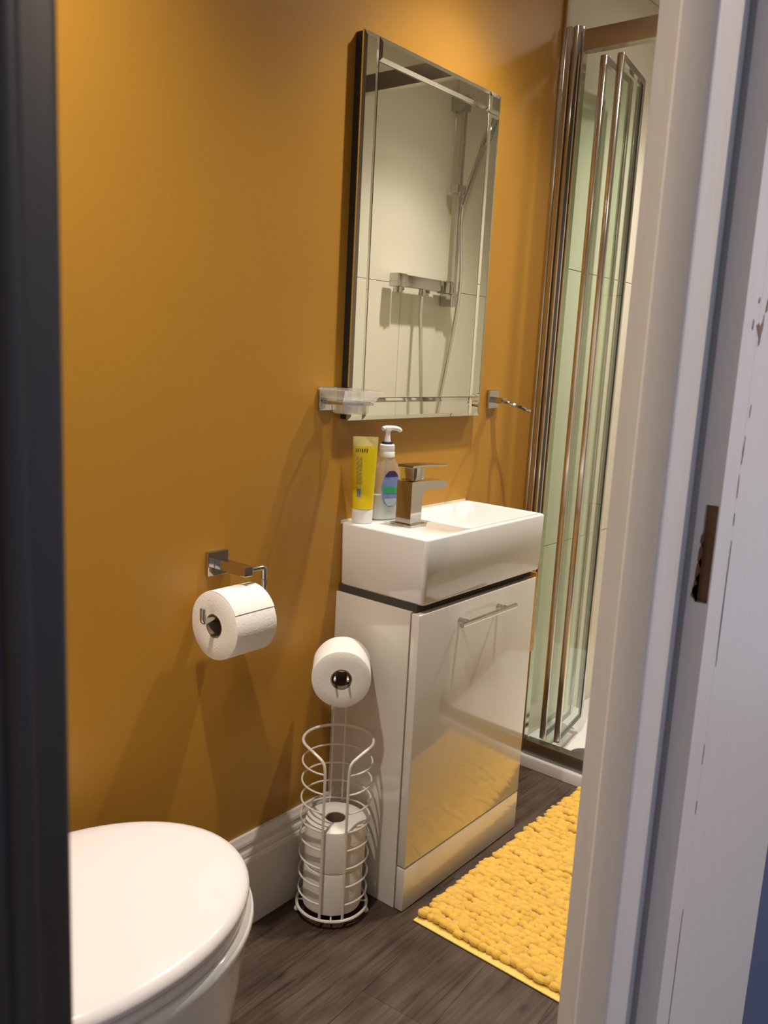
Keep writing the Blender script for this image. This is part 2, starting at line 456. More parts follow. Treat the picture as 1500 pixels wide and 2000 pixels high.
tobj('door_stop', box(CX+0.592, x, CY+0.221, CY+0.249, 0, DOOR_H, bev=0.0035, seg=3), M['trim_white'], smooth=True)
tobj('grey_strip', box(x-0.0012, x-0.0001, CY+0.2172, CY+0.2207, 0, DOOR_H), M['edge_strip'])  # thin grey strip on the lining beside the door stop
# architrave: broad flat face, then a stepped outer moulding
ap = [(x+0.0354, HY), (x+0.312, HY), (x+0.3155, HY+0.002), (x+0.317, HY+0.006), (x+0.317, HY+0.0179), (x+0.0354, HY+0.0179)]
tobj('architrave', prism(bmesh.new(), ap, 'z', 0, DOOR_H+0.06), M['trim_white'])
# cracks and chips in the paint of the joint and the face
def chip(px, pz, pts):
    poly = [(px+a*0.001, pz+b*0.001) for a, b in pts]
    tobj('paint_chip', prism(bmesh.new(), poly, 'y', HY-0.0004, HY+0.0005), M['chip'])
def sliver(x0, z0, x1, z1, w):
    n = 7; L = []; Rr = []
    for i in range(n+1):
        t = i/n; ww = w*math.sin(math.pi*min(1, max(0.06, t)))*random.uniform(0.55, 1.1) if i < n else 0.0002
        px, pz = x0+(x1-x0)*t+random.uniform(-0.0005, 0.0005), z0+(z1-z0)*t
        L.append((px-ww/2-0.0001, pz)); Rr.append((px+ww/2+0.0001, pz))
    tobj('paint_crack', prism(bmesh.new(), L+Rr[::-1], 'y', HY-0.0004, HY+0.0005), M['chip'])
J = x+0.0352
sliver(J+0.0072, 1.206, J+0.0068, 1.196, 0.0012); sliver(J+0.0030, 1.182, J+0.0015, 1.160, 0.0016); sliver(J, 1.152, J+0.0006, 1.134, 0.0014)
sliver(J+0.0010, 1.122, J+0.0012, 1.112, 0.0012); sliver(J+0.0014, 1.100, J+0.0022, 0.996, 0.0022); sliver(J-0.001, 0.930, J-0.001, 0.912, 0.0008)
sliver(J-0.002, 0.880, J-0.002, 0.868, 0.0008); sliver(J-0.0020, 0.780, J-0.0020, 0.668, 0.0013); sliver(J-0.002, 0.66, J-0.002, 0.50, 0.0012)
chip(x+0.0400, 1.262, [(-9, 3), (-4, 5), (-2, 2), (4, 6), (6, 12), (7, 3), (4, -4), (3, -10), (0, -12), (0, -6), (-5, -2)])
chip(x+0.0500, 1.281, [(-2, -6), (2, -4), (3, 6), (0, 4)])
chip(x+0.0215, 1.266, [(-1, -4), (1, -5), (2, 1), (0, 3)]); chip(x+0.0300, 1.283, [(-2, -2), (1, -2), (1, 2), (-1, 2)])
# the right frame's head and the left frame
tl = bpy.data.objects.new('trim_2', None); link(tl); tl.location = (LX0, HY, 0); tl['kind'] = 'structure'
x0 = LX0
tobj('door_lining', box(x0-0.033, x0, HY, -W, 0, DOOR_H, bev=0.003, seg=3), M['dark_brown'], tl, smooth=True)
ap = [(x0-0.0335, HY+0.0179), (x0-0.0335, HY), (x0-0.10, HY), (x0-0.104, HY+0.006), (x0-0.115, HY+0.008), (x0-0.115, HY+0.0179)]
tobj('architrave', prism(bmesh.new(), ap, 'z', 0, DOOR_H+0.06), M['dark_brown'], tl)
bm = bmesh.new(); lathe(bm, [(0.0045, 0.0), (0.0045, DOOR_H)], (x0-0.0148, HY+0.0015, 0), seg=16)
tobj('bead', bm, M['dark_brown'], tl, smooth=True)
tobj('door_stop', box(x0, x0+0.002, CY+0.235, CY+0.262, 0, DOOR_H), M['dark_brown'], tl)
th = bpy.data.objects.new('trim_4', None); link(th); th.location = (LX0, HY, DOOR_H); th['kind'] = 'structure'
tobj('door_head', box(LX0-0.033, LX1+0.035, HY, -W, DOOR_H+0.0005, DOOR_H+0.03), M['trim_white'], th)

# ------------------------------------------------------------------ ceiling downlights
for i, (lx, ly, pw) in enumerate(DOWNLIGHTS):
    t = thing('downlight', ['round recessed ceiling downlight above the toilet', 'round recessed ceiling downlight above the basin',
                            'round recessed ceiling downlight inside the shower'][i], 'ceiling light', (lx, ly, CEIL), group='recessed downlights')
    obj('bezel', lathe(bmesh.new(), [(0.033, -0.001), (0.044, -0.001), (0.043, -0.006), (0.036, -0.008), (0.033, -0.004), (0.033, -0.001)], seg=32), M['chrome'], t, smooth=True)
    obj('lens', lathe(bmesh.new(), [(0, -0.0012), (0.0325, -0.0012), (0.0325, -0.003), (0, -0.003)], seg=32), M['lamp'], t)
    ld = bpy.data.lights.new('lamp', 'SPOT'); ld.energy = pw; ld.color = LAMP_COL; ld.shadow_soft_size = 0.026
    ld.spot_size = R(170); ld.spot_blend = 0.1; beam(ld, BEAM)
    lo = bpy.data.objects.new('lamp', ld); link(lo, t); lo.location = (0, 0, -0.012)

hx, hy, hw = HALL_LIGHT
t = thing('downlight', 'round recessed ceiling downlight in the hall outside the doorway', 'ceiling light', (hx, hy, CEIL), group='recessed downlights')
obj('bezel', lathe(bmesh.new(), [(0.033, -0.001), (0.044, -0.001), (0.043, -0.006), (0.036, -0.008), (0.033, -0.004), (0.033, -0.001)], seg=32), M['chrome'], t, smooth=True)
obj('lens', lathe(bmesh.new(), [(0, -0.0012), (0.0325, -0.0012), (0.0325, -0.003), (0, -0.003)], seg=32), M['lamp'], t)
ld = bpy.data.lights.new('lamp', 'SPOT'); ld.energy = hw; ld.color = (1.0, 0.80, 0.60); ld.shadow_soft_size = 0.04; ld.spot_size = R(160); ld.spot_blend = 0.6
lo_ = bpy.data.objects.new('lamp', ld); link(lo_, t); lo_.location = (0, 0, -0.012)
struct('hall_light_block', box(XL-0.45, XL-0.35, -3.0, HY+0.018, 0, CEIL), M['white_paint'])  # unseen wall, added to keep daylight off the door rebate

# ------------------------------------------------------------------ vanity cabinet
BX0, BX1, BD, BZ0, BZ1 = 0.0, 0.5, 0.242, 0.712, 0.8565
CT = 0.696
v = thing('vanity_cabinet', 'white gloss vanity cabinet standing under the basin', 'cabinet', (0.24, -0.12, 0))
def vo(name, bm, m, parent=None, **k):
    bmesh.ops.translate(bm, verts=bm.verts[:], vec=-v.location); return obj(name, bm, m, parent or v, **k)
vo('side_panel', box(-0.005, 0.013, -0.213, -0.0005, 0.0, CT, bev=0.001), M['cab'])
vo('side_panel', box(0.469, 0.487, -0.213, -0.0005, 0.0, CT, bev=0.001), M['cab'])
vo('carcass', box(0.0132, 0.4688, -0.209, -0.015, 0.02, CT-0.02), M['dark'])
dr = vo('door', box(-0.005, 0.487, -0.238, -0.2165, 0.108, CT-0.002, bev=0.0022, seg=3), M['cab'], smooth=True)
vo('plinth_panel', box(-0.005, 0.487, -0.238, -0.2165, 0.0015, 0.105, bev=0.0022, seg=3), M['cab'], smooth=True)
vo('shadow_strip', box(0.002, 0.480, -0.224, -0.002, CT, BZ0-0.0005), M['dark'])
bm = bmesh.new()
tube(bm, [(0.112, -0.268, 0.6545), (0.342, -0.268, 0.6545)], 0.006, seg=16)
for hx in (0.146, 0.308): tube(bm, [(hx, -0.2378, 0.6545), (hx, -0.268, 0.6545)], 0.005, seg=12)
vo('handle', bm, M['chrome'], dr, smooth=True)

# ------------------------------------------------------------------ basin
b = thing('wash_basin', 'rectangular white ceramic basin with deep square sides', 'basin', (0.25, -0.121, BZ0))
def bo(name, bm, m, parent=None, **k):
    bmesh.ops.translate(bm, verts=bm.verts[:], vec=-b.location); return obj(name, bm, m, parent or b, **k)
bm = bmesh.new()
def ring(x0, x1, y0, y1, z, r, n=6):
    out = []
    for cx, cy, a0 in ((x1-r, y1-r, 0), (x0+r, y1-r, 90), (x0+r, y0+r, 180), (x1-r, y0+r, 270)):
        for k in range(n+1):
            a = R(a0+90*k/n); out.append(bm.verts.new((cx+r*math.cos(a), cy+r*math.sin(a), z)))
    return out
y0, y1 = -BD, -0.001
rings = [ring(BX0+0.006, BX1-0.006, y0+0.006, y1-0.004, BZ0, 0.008), ring(BX0+0.003, BX1-0.003, y0+0.003, y1-0.002, BZ0+0.004, 0.009),
         ring(BX0, BX1, y0, y1, BZ1-0.005, 0.010), ring(BX0+0.0015, BX1-0.0015, y0+0.0015, y1-0.001, BZ1-0.0015, 0.010),
         ring(BX0+0.005, BX1-0.005, y0+0.005, y1-0.004, BZ1, 0.010),
         ring(0.172, BX1-0.012, y0+0.012, y1-0.020, BZ1, 0.014), ring(0.176, BX1-0.015, y0+0.015, y1-0.024, BZ1-0.003, 0.016),
         ring(0.184, BX1-0.019, y0+0.019, y1-0.030, BZ1-0.050, 0.024), ring(0.200, BX1-0.034, y0+0.034, y1-0.045, BZ1-0.088, 0.030),
         ring(0.23, BX1-0.07, y0+0.06, y1-0.07, BZ1-0.096, 0.030), ring(0.32, 0.36, -0.14, -0.10, BZ1-0.100, 0.015)]
for a, c in zip(rings, rings[1:]):
    n = len(a)
    for i in range(n): bm.faces.new((a[i], a[(i+1) % n], c[(i+1) % n], c[i]))
bm.faces.new(rings[0][::-1]); bm.faces.new(rings[-1])
bo('bowl', bm, M['ceramic'], smooth=True, angle=50)
bo('waste', lathe(bmesh.new(), [(0, BZ1-0.094), (0.018, BZ1-0.095), (0.022, BZ1-0.0985), (0.022, BZ1-0.1)], (0.34, -0.12, 0), seg=28), M['chrome'], smooth=True)
struct('trim_5', box(0.002, 0.498, -0.0009, -0.00005, BZ1-0.006, BZ1+0.003), M['silicone'])

# ------------------------------------------------------------------ mixer tap
t = thing('basin_tap', 'square chrome mixer tap with flat lever on the basin deck', 'tap', (0.097, -0.117, BZ1))
obj('base_plate', box(-0.030, 0.030, -0.030, 0.030, 0, 0.006, bev=0.0012), M['chrome'], t)
# body and spout in one side profile (x, z)
pf = [(-0.022, 0.006), (0.018, 0.006), (0.018, 0.062), (0.020, 0.071), (0.028, 0.077), (0.036, 0.0795), (0.108, 0.0770), (0.111, 0.0800), (0.111, 0.0905), (0.106, 0.0950), (0.055, 0.0985), (-0.022, 0.1005)]
bm = prism(bmesh.new(), [(a, c) for a, c in pf], 'y', -0.021, 0.021)
bmesh.ops.bevel(bm, geom=[e for e in bm.edges if e.calc_face_angle(0) > R(35)], offset=0.0012, segments=2, affect='EDGES')
obj('body', bm, M['chrome'], t)
obj('lever_stem', box(-0.014, 0.026, -0.017, 0.017, 0.1012, 0.1305, bev=0.002), M['chrome'], t, smooth=True)
lev = prism(bmesh.new(), [(-0.024, 0.1305), (0.03, 0.1310), (0.108, 0.1285), (0.110, 0.1305), (0.03, 0.1355), (-0.022, 0.1365)], 'y', -0.021, 0.021)
bmesh.ops.bevel(lev, geom=lev.edges[:], offset=0.0006, segments=1, affect='EDGES')
obj('lever', lev, M['chrome'], t)

# ------------------------------------------------------------------ yellow tube
t = thing('cosmetic_tube', 'yellow squeeze tube standing on its white cap beside the soap bottle', 'tube', (0.031, -0.036, BZ1), rz=R(0))
def tube_ring(bm, z, rx, ry, n=32):
    return [bm.verts.new((rx*math.cos(2*math.pi*i/n), ry*math.sin(2*math.pi*i/n), z)) for i in range(n)]
def loft(bm, rs, cap=True, mi=None):
    for k, (a, c) in enumerate(zip(rs, rs[1:])):
        n = len(a)
        for i in range(n):
            f = bm.faces.new((a[i], a[(i+1) % n], c[(i+1) % n], c[i]))
            if mi: f.material_index = mi[k]
    if cap: bm.faces.new(rs[0][::-1]); bm.faces.new(rs[-1])
    return bm
AT = R(-40)
def turn(bm, a=AT): bmesh.ops.rotate(bm, verts=bm.verts[:], cent=(0, 0, 0), matrix=Matrix.Rotation(a, 3, 'Z')); return bm
bm = bmesh.new(); loft(bm, [tube_ring(bm, 0, 0.0215, 0.0195), tube_ring(bm, 0.002, 0.0230, 0.0210), tube_ring(bm, 0.030, 0.0235, 0.0212), tube_ring(bm, 0.0325, 0.0230, 0.0205)])
obj('cap', turn(bm), M['white_plastic'], t, smooth=True)
HT = 0.183
def trad(z):
    k = (z-0.033)/(HT-0.033); return 0.0232+0.0050*k, 0.0205*(1-k)**0.7+0.0016
bm = bmesh.new(); loft(bm, [tube_ring(bm, z, *trad(z)) for z in (0.033, 0.05, 0.07, 0.09, 0.11, 0.13, 0.15, 0.163, 0.170)])
body = obj('tube_body', turn(bm), M['yellow_tube'], t, smooth=True)
bm = bmesh.new(); loft(bm, [tube_ring(bm, z, *trad(z)) for z in (0.1702, 0.176, 0.180)]+[tube_ring(bm, 0.192, 0.0283, 0.0012)])
obj('crimp', turn(bm), M['tube_end'], t, smooth=True)
# printing on the tube: small letters at the top, a vertical text block, a bar code label
def on_tube(u0, u1, z0, z1, m, name, lift=0.0004, n=5):
    """patch on the side that faces the door; u is the angle (degrees) around the tube"""
    bm = bmesh.new(); g = []
    for j in range(2):
        rowv = []
        for i in range(n+1):
            a = R(u0+(u1-u0)*i/n); z = (z0, z1)[j]; rx, ry = trad(z)
            rowv.append(bm.verts.new(((rx+lift)*math.cos(a), (ry+lift)*math.sin(a), z)))
        g.append(rowv)
    for i in range(n): bm.faces.new((g[0][i], g[0][i+1], g[1][i+1], g[1][i]))
    return obj(name, turn(bm), m, body, smooth=True)
U = -100
on_tube(U-34, U-8, 0.058, 0.080, M['label_white'], 'barcode_label', 0.0003)
for i in range(9):
    a = U-32+i*2.6; on_tube(a, a+random.choice((0.8, 1.3, 1.7)), 0.060, 0.078, M['ink_dark'], 'barcode_bar', 0.0006, 1)
for ln in range(5):
    z = 0.088
    while z < 0.142:
        h = random.uniform(0.004, 0.009); a = U-34+ln*6.5; on_tube(a, a+2.6, z, z+h, M['ink'], 'printed_line', 0.0005, 1); z += h+random.uniform(0.0012, 0.003)
for i in range(6):
    a = U-40+i*11; on_tube(a, a+5, 0.158+random.uniform(-.002, .002), 0.166, M['ink_dark'], 'printed_mark', 0.0006, 1)

# ------------------------------------------------------------------ soap bottle
t = thing('soap_bottle', 'clear pump bottle of hand soap with blue oval label behind the tap', 'soap bottle', (0.110, -0.034, BZ1), rz=0)
def brect(bm, z, a, d, n=36, p=3.2):
    out = []
    for i in range(n):
        an = 2*math.pi*i/n; c, s = math.cos(an), math.sin(an)
        out.append(bm.verts.new((a*math.copysign(abs(c)**(2/p), c), d*math.copysign(abs(s)**(2/p), s), z)))
    return out
BP = [(0.0, 0.037, 0.022), (0.003, 0.039, 0.0235), (0.03, 0.0385, 0.0235), (0.07, 0.036, 0.0235), (0.10, 0.034, 0.023), (0.112, 0.032, 0.022), (0.125, 0.026, 0.020), (0.134, 0.019, 0.0175), (0.138, 0.0165, 0.0165), (0.1425, 0.0165, 0.0165)]
def bdim(z):
    for (z0, a0, d0), (z1, a1, d1) in zip(BP, BP[1:]):
        if z <= z1: k = (z-z0)/(z1-z0); return a0+(a1-a0)*k, d0+(d1-d0)*k
AB = R(-14)
bm = bmesh.new(); loft(bm, [brect(bm, *q) for q in BP]); bot = obj('bottle_body', turn(bm, AB), M['bottle'], t, smooth=True)
bm = bmesh.new(); loft(bm, [brect(bm, 0.002, 0.036, 0.021), brect(bm, 0.03, 0.0370, 0.0222), brect(bm, 0.058, 0.0358, 0.0222)])
obj('soap_fill', turn(bm, AB), M['soap'], t, smooth=True)
bm = bmesh.new(); tube(bm, [(0, 0, 0.012), (0, 0, 0.145)], 0.0028); obj('dip_tube', bm, M['white_plastic'], t, smooth=True)
bm = bmesh.new(); lathe(bm, [(0.0175, 0.1427), (0.0185, 0.144), (0.0185, 0.154), (0.0172, 0.156), (0.0178, 0.158), (0.0175, 0.170), (0.015, 0.172)], seg=32)
obj('collar', bm, M['white_plastic'], t, smooth=True)
obj('lock_ring', lathe(bmesh.new(), [(0.0125, 0.172), (0.0125, 0.1765), (0.006, 0.1775)], seg=28), M['navy'], t, smooth=True)
bm = bmesh.new(); lathe(bm, [(0.0078, 0.1776), (0.0060, 0.190), (0.0058, 0.198), (0.0085, 0.2035)], seg=20)
obj('pump_stem', bm, M['white_plastic'], t, smooth=True)
bm = bmesh.new(); tube(bm, curve([(-0.014, 0.004, 0.2065), (-0.006, 0.002, 0.2085), (0.006, -0.002, 0.2085), (0.020, -0.006, 0.2075), (0.030, -0.009, 0.2045), (0.033, -0.010, 0.2005)]), [0.0045]+[0.0062]*18+[0.0052]*6+[0.0042]*6 if False else 0.0052, seg=12)
obj('pump_spout', bm, M['white_plastic'], t, smooth=True)
# oval label on the face towards the room
def label(z0, z1, m, name, lift, hw=0.026, zc=0.072, hh=0.042, n=14, k=12):
    bm = bmesh.new(); rows = []
    for j in range(k+1):
        z = z0+(z1-z0)*j/k; w = hw*math.sqrt(max(0.02, 1-((z-zc)/hh)**2)); a, d = bdim(z); row = []
        for i in range(n+1):
            xx = -w+2*w*i/n; s = (1-min(0.999, abs(xx)/a)**3.2)**(1/3.2)
            row.append(bm.verts.new((xx, -d*s-lift, z)))
        rows.append(row)
    for r0, r1 in zip(rows, rows[1:]):
        for i in range(n): bm.faces.new((r0[i], r0[i+1], r1[i+1], r1[i]))
    return obj(name, turn(bm, AB), m, bot, smooth=True)
label(0.031, 0.113, M['label_blue'], 'label', 0.0004)
label(0.100, 0.1132, M['label_purple'], 'label_top', 0.0008)
label(0.062, 0.076, M['label_green'], 'label_band', 0.0008, hw=0.021)
label(0.033, 0.050, M['label_pale'], 'label_foot', 0.0008, hw=0.022)

# ------------------------------------------------------------------ mirror
MX0, MX1, MZA, MZB, MT = -0.018, 0.497, 1.084, 1.864, 0.025
t = thing('wall_mirror', 'tall wall mirror with a sloped-edge glass border, hanging above the basin', 'mirror', (MX0, 0, MZA))
MW, MH = MX1-MX0, MZB-MZA
obj('backing_board', box(0.002, MW-0.002, -0.019, -0.0005, 0.002, MH-0.002), M['black'], t)
BW = 0.048
def strip(name, x0, x1, z0, z1, bev, m, zf=-0.0255, depth=0.0235):
    """flat mirror piece with bevelled rims facing the room (-y)"""
    bm = bmesh.new()
    o = [(x0, z0), (x1, z0), (x1, z1), (x0, z1)]
    i = [(x0+bev, z0+bev), (x1-bev, z0+bev), (x1-bev, z1-bev), (x0+bev, z1-bev)]
    A = [bm.verts.new((p[0], -0.0192, p[1])) for p in o]; B = [bm.verts.new((p[0], -depth, p[1])) for p in o]; C = [bm.verts.new((p[0], zf, p[1])) for p in i]
    bm.faces.new(A[::-1]); bm.faces.new(C)
    for k in range(4):
        l = (k+1) % 4; bm.faces.new((A[k], A[l], B[l], B[k])); bm.faces.new((B[k], B[l], C[l], C[k]))
    return obj(name, bm, m, t)
g = 0.0006
strip('mirror_pane', BW+g, MW-BW-g, BW+g, MH-BW-g, 0.001, M['mirror'], -0.0238, -0.0235*-1 if False else 0.0236)
strip('border_strip', 0, BW-g, 0, MH, 0.009, M['mirror_edge'])
strip('border_strip', BW+g, MW-BW-g, MH-BW+g, MH, 0.009, M['mirror_edge'])
strip('border_strip', BW+g, MW-BW-g, 0, BW-g, 0.009, M['mirror_edge'])
strip('border_strip', MW-BW+g, MW, BW+g, MH-BW-g, 0.009, M['mirror_edge'])
strip('corner_square', MW-BW+g, MW, MH-BW+g, MH, 0.009, M['mirror_edge'])
strip('corner_square', MW-BW+g, MW, 0, BW-g, 0.009, M['mirror_edge'])

# ------------------------------------------------------------------ soap dish and tumbler ring
t = thing('soap_dish_holder', 'chrome wall bracket with square plate holding the glass soap dish', 'bracket', (-0.064, 0, 1.130))
obj('wall_plate', box(-0.026, 0.026, -0.009, -0.0005, -0.025, 0.025, bev=0.0015), M['chrome'], t)
obj('arm', box(-0.012, 0.012, -0.0245, -0.009, -0.011, -0.0015, bev=0.001), M['chrome'], t)
bm = bmesh.new()
hs = 0.044; hc = (0.0, -0.070)
oct_ = [(hs, hs*0.45), (hs*0.45, hs), (-hs*0.45, hs), (-hs, hs*0.45), (-hs, -hs*0.45), (-hs*0.45, -hs), (hs*0.45, -hs), (hs, -hs*0.45)]
tube(bm, [(hc[0]+a, hc[1]+c, -0.004) for a, c in oct_], 0.0036, square=True, closed=True)
obj('support_ring', bm, M['chrome'], t)
t = thing('glass_soap_dish', 'clear cut-glass soap dish resting in its chrome wall bracket', 'soap dish', (-0.064, -0.070, 1.130))
bm = bmesh.new()
def octr(s, z, k=0.45): return [bm.verts.new((a/hs*s if abs(a) == hs else a/hs/0.45*k*s, c/hs*s if abs(c) == hs else c/hs/0.45*k*s, z)) for a, c in oct_]
loft(bm, [octr(0.030, -0.026), octr(0.036, -0.022), octr(0.0375, -0.0005), octr(0.047, 0.0002), octr(0.0595, 0.022, 0.62), octr(0.0575, 0.0235, 0.62), octr(0.046, 0.006), octr(0.030, 0.003)])
obj('dish', bm, M['dish_glass'], t)
bm = bmesh.new(); lathe(bm, [(0.0, -0.025), (0.028, -0.025), (0.031, -0.020), (0.032, -0.004), (0.0, -0.004)], seg=8)
obj('dish_foot', bm, M['dish_glass'], t)

t = thing('tumbler_ring', 'chrome ring on a square wall plate to the right of the mirror', 'ring holder', (0.592, 0, 1.124))
obj('wall_plate', box(-0.026, 0.026, -0.009, -0.0005, -0.025, 0.025, bev=0.0015), M['chrome'], t)
obj('arm', box(-0.010, 0.010, -0.042, -0.009, -0.010, 0.006, bev=0.001), M['chrome'], t)
bm = bmesh.new()
u_ = Vector((0, -1, -0.24)).normalized(); n_ = Vector((2.0, 1.17, -0.12)).cross(u_).normalized(); w_ = n_.cross(u_)   # the ring has twisted loose on its arm
rc_ = Vector((0, -0.040, -0.003))+u_*0.040
rp = [rc_+u_*0.038*math.cos(2*math.pi*i/36)+w_*0.038*math.sin(2*math.pi*i/36) for i in range(36)]
tube(bm, rp, 0.0046, seg=8, closed=True)
obj('ring', bm, M['chrome'], t, smooth=True)

# ------------------------------------------------------------------ toilet rolls and holders
def roll(name, label, r, ln, rc=0.0215, ply=True, parentless=True):
    """roll with its axis on z, base at 0"""
    t = thing(name, label, 'toilet roll', (0, 0, 0))
    bm = bmesh.new(); seg = 56
    pr = [(rc+0.001, 0.0), (r*0.55, -0.0004), (r-0.0025, 0.0), (r-0.0006, 0.0012), (r, 0.004), (r, ln-0.004), (r-0.0006, ln-0.0012), (r-0.0025, ln), (r*0.55, ln+0.0004), (rc+0.001, ln), (rc+0.001, 0.0)]
    lathe(bm, pr, seg=seg)
    for v_ in bm.verts:
        an = math.atan2(v_.co.y, v_.co.x); q = 1+0.006*math.sin(3*an+r*90)+0.004*math.sin(7*an)
        v_.co.x *= q; v_.co.y *= q
    obj('tissue', bm, M['paper'], t, smooth=True)
    obj('core', lathe(bmesh.new(), [(rc-0.0015, 0.0008), (rc+0.0008, 0.0008), (rc+0.0008, ln-0.0008), (rc-0.0015, ln-0.0008), (rc-0.0015, 0.0008)], seg=32), M['card'], t, smooth=True)
    return t

# wall holder
HYY = -0.088; HA = 0.727         # roll hangs on the rod
t = thing('toilet_roll_holder', 'chrome toilet roll holder on the mustard wall above the toilet', 'toilet roll holder', (-0.357, 0, 0.819))
obj('wall_plate', box(-0.025, 0.025, -0.010, -0.0005, -0.024, 0.024, bev=0.0015), M['chrome'], t)
obj('arm', box(-0.010, 0.010, HYY-0.009, -0.010, -0.0095, 0.0095, bev=0.0015), M['chrome'], t)
rod = fillet([(0.004, HYY, 0.0), (0.046, HYY, 0.0), (0.046, HYY, -0.078), (-0.100, HYY, -0.078), (-0.100, HYY, -0.053)], 0.006)
obj('rod', tube(bmesh.new(), rod, 0.0055, seg=12), M['chrome'], t, smooth=True)
q = roll('toilet_roll', 'white toilet roll hanging on the chrome wall holder', 0.064, 0.098)
q.rotation_euler = (0, R(90), 0); q.location = (-0.357-0.0735, HYY+0.002, 0.819-0.078-0.0139)
tis = [c for c in q.children if c.name.startswith('tissue')][0]
# loose sheet end along the roll
bm = bmesh.new(); a0, a1 = 60, 115; pts0 = []
def on_roll(a, z, l): return bm.verts.new(((0.064+l)*math.cos(R(a)), (0.064+l)*math.sin(R(a)), z))
def flap(angs, z0=0.0015, z1=0.0965, th=0.0004):
    n = len(angs)
    A = [on_roll(a, z0, th+0.0006) for a in angs]; B = [on_roll(a, z1, th+0.0006) for a in angs]
    for i in range(n-1): bm.faces.new((A[i], A[i+1], B[i+1], B[i]))
flap([-180-15+k*5 for k in range(16)])
obj('sheet_end', bm, M['paper'], q, smooth=True)

# free-standing wire stand with a roll arm; it faces the doorway
sx_, sy_ = -0.099, -0.110
ang = math.atan2(CY-sy_, CX-sx_)
t = thing('toilet_roll_stand', 'cream wire stand storing spare toilet rolls between skirting and cabinet', 'toilet roll stand', (sx_, sy_, 0), rz=ang)
RR = 0.076
gap = R(19)
def arc(r, z, a0, a1, n=44): return [(r*math.cos(a0+(a1-a0)*i/n), r*math.sin(a0+(a1-a0)*i/n), z) for i in range(n+1)]
# base ring and its feet
obj('base_ring', tube(bmesh.new(), [(RR*1.03*math.cos(2*math.pi*i/56), RR*1.03*math.sin(2*math.pi*i/56), 0.020) for i in range(56)], 0.0034, seg=8, closed=True), M['wire'], t, smooth=True)
bm = bmesh.new(); tube(bm, [(RR*1.02, 0, 0.020), (-RR*1.02, 0, 0.020)], 0.002, seg=8); tube(bm, [(0, RR*1.02, 0.0195), (0, -RR*1.02, 0.0195)], 0.002, seg=8)
obj('base_cross', bm, M['wire'], t, smooth=True)
for a in (80, -80, 158, -158):
    a = R(a); obj('foot', lathe(bmesh.new(), [(0, 0), (0.0045, 0.0015), (0.0062, 0.006), (0.0045, 0.011), (0.0028, 0.013), (0.0028, 0.020), (0, 0.020)], (RR*1.03*math.cos(a), RR*1.03*math.sin(a), 0), seg=14), M['wire'], t, smooth=True)
TOPZ = 0.404
for z in (0.056, 0.098, 0.141, 0.184, 0.227, 0.270, 0.313, 0.357):
    obj('ring', tube(bmesh.new(), arc(RR, z, gap, 2*math.pi-gap), 0.0021, seg=8), M['wire'], t, smooth=True)
# top ring curves down into the two front uprights
def spine(s):
    pts = [(RR*math.cos(gap), s*RR*math.sin(gap), 0.020), (RR*math.cos(gap), s*RR*math.sin(gap), 0.345), (RR*math.cos(gap)*1.0, s*RR*math.sin(gap)*1.06, TOPZ-0.032)]
    pts += [(RR*math.cos(R(a)), s*RR*math.sin(R(a)), z) for a, z in ((24, TOPZ-0.019), (33, TOPZ-0.010), (45, TOPZ-0.003), (58, TOPZ))]
    return pts
half = spine(1)[:2]+curve(spine(1)[1:], 5)[1:]
right = spine(-1)[:2]+curve(spine(-1)[1:], 5)[1:]
whole = half+arc(RR, TOPZ, R(62), R(298), 40)+right[::-1]
obj('top_ring', tube(bmesh.new(), whole, 0.0032, seg=10), M['wire'], t, smooth=True)
# two rear rods run up and forward to carry a roll
AZ = 0.560
for s in (1, -1):
    pts = fillet([(-RR*0.99, s*0.0135, 0.018), (-RR*0.99, s*0.0135, AZ), (0.055, s*0.0135, AZ), (0.055, s*0.0135, AZ+0.004)], 0.014)
    obj('arm_rod', tube(bmesh.new(), pts, 0.0024, seg=8), M['wire'], t, smooth=True)
q = roll('toilet_roll', 'white toilet roll end-on on the arm of the wire stand', 0.0625, 0.098)
d = Vector((math.cos(ang), math.sin(ang), 0))
q.rotation_euler = Vector((d.x, d.y, 0)).to_track_quat('Z', 'Y').to_euler()
q.location = Vector((sx_, sy_, AZ-0.0035))-d*0.058
for i, (z, r) in enumerate(((0.0235, 0.0655), (0.1225, 0.067))):
    q = roll('toilet_roll', ['white toilet roll at the bottom of the wire stand', 'white toilet roll on top of another inside the wire stand'][i], r, 0.098)
    q.location = (sx_+0.002*i, sy_, z); q.rotation_euler = (0, 0, 0.7*i)

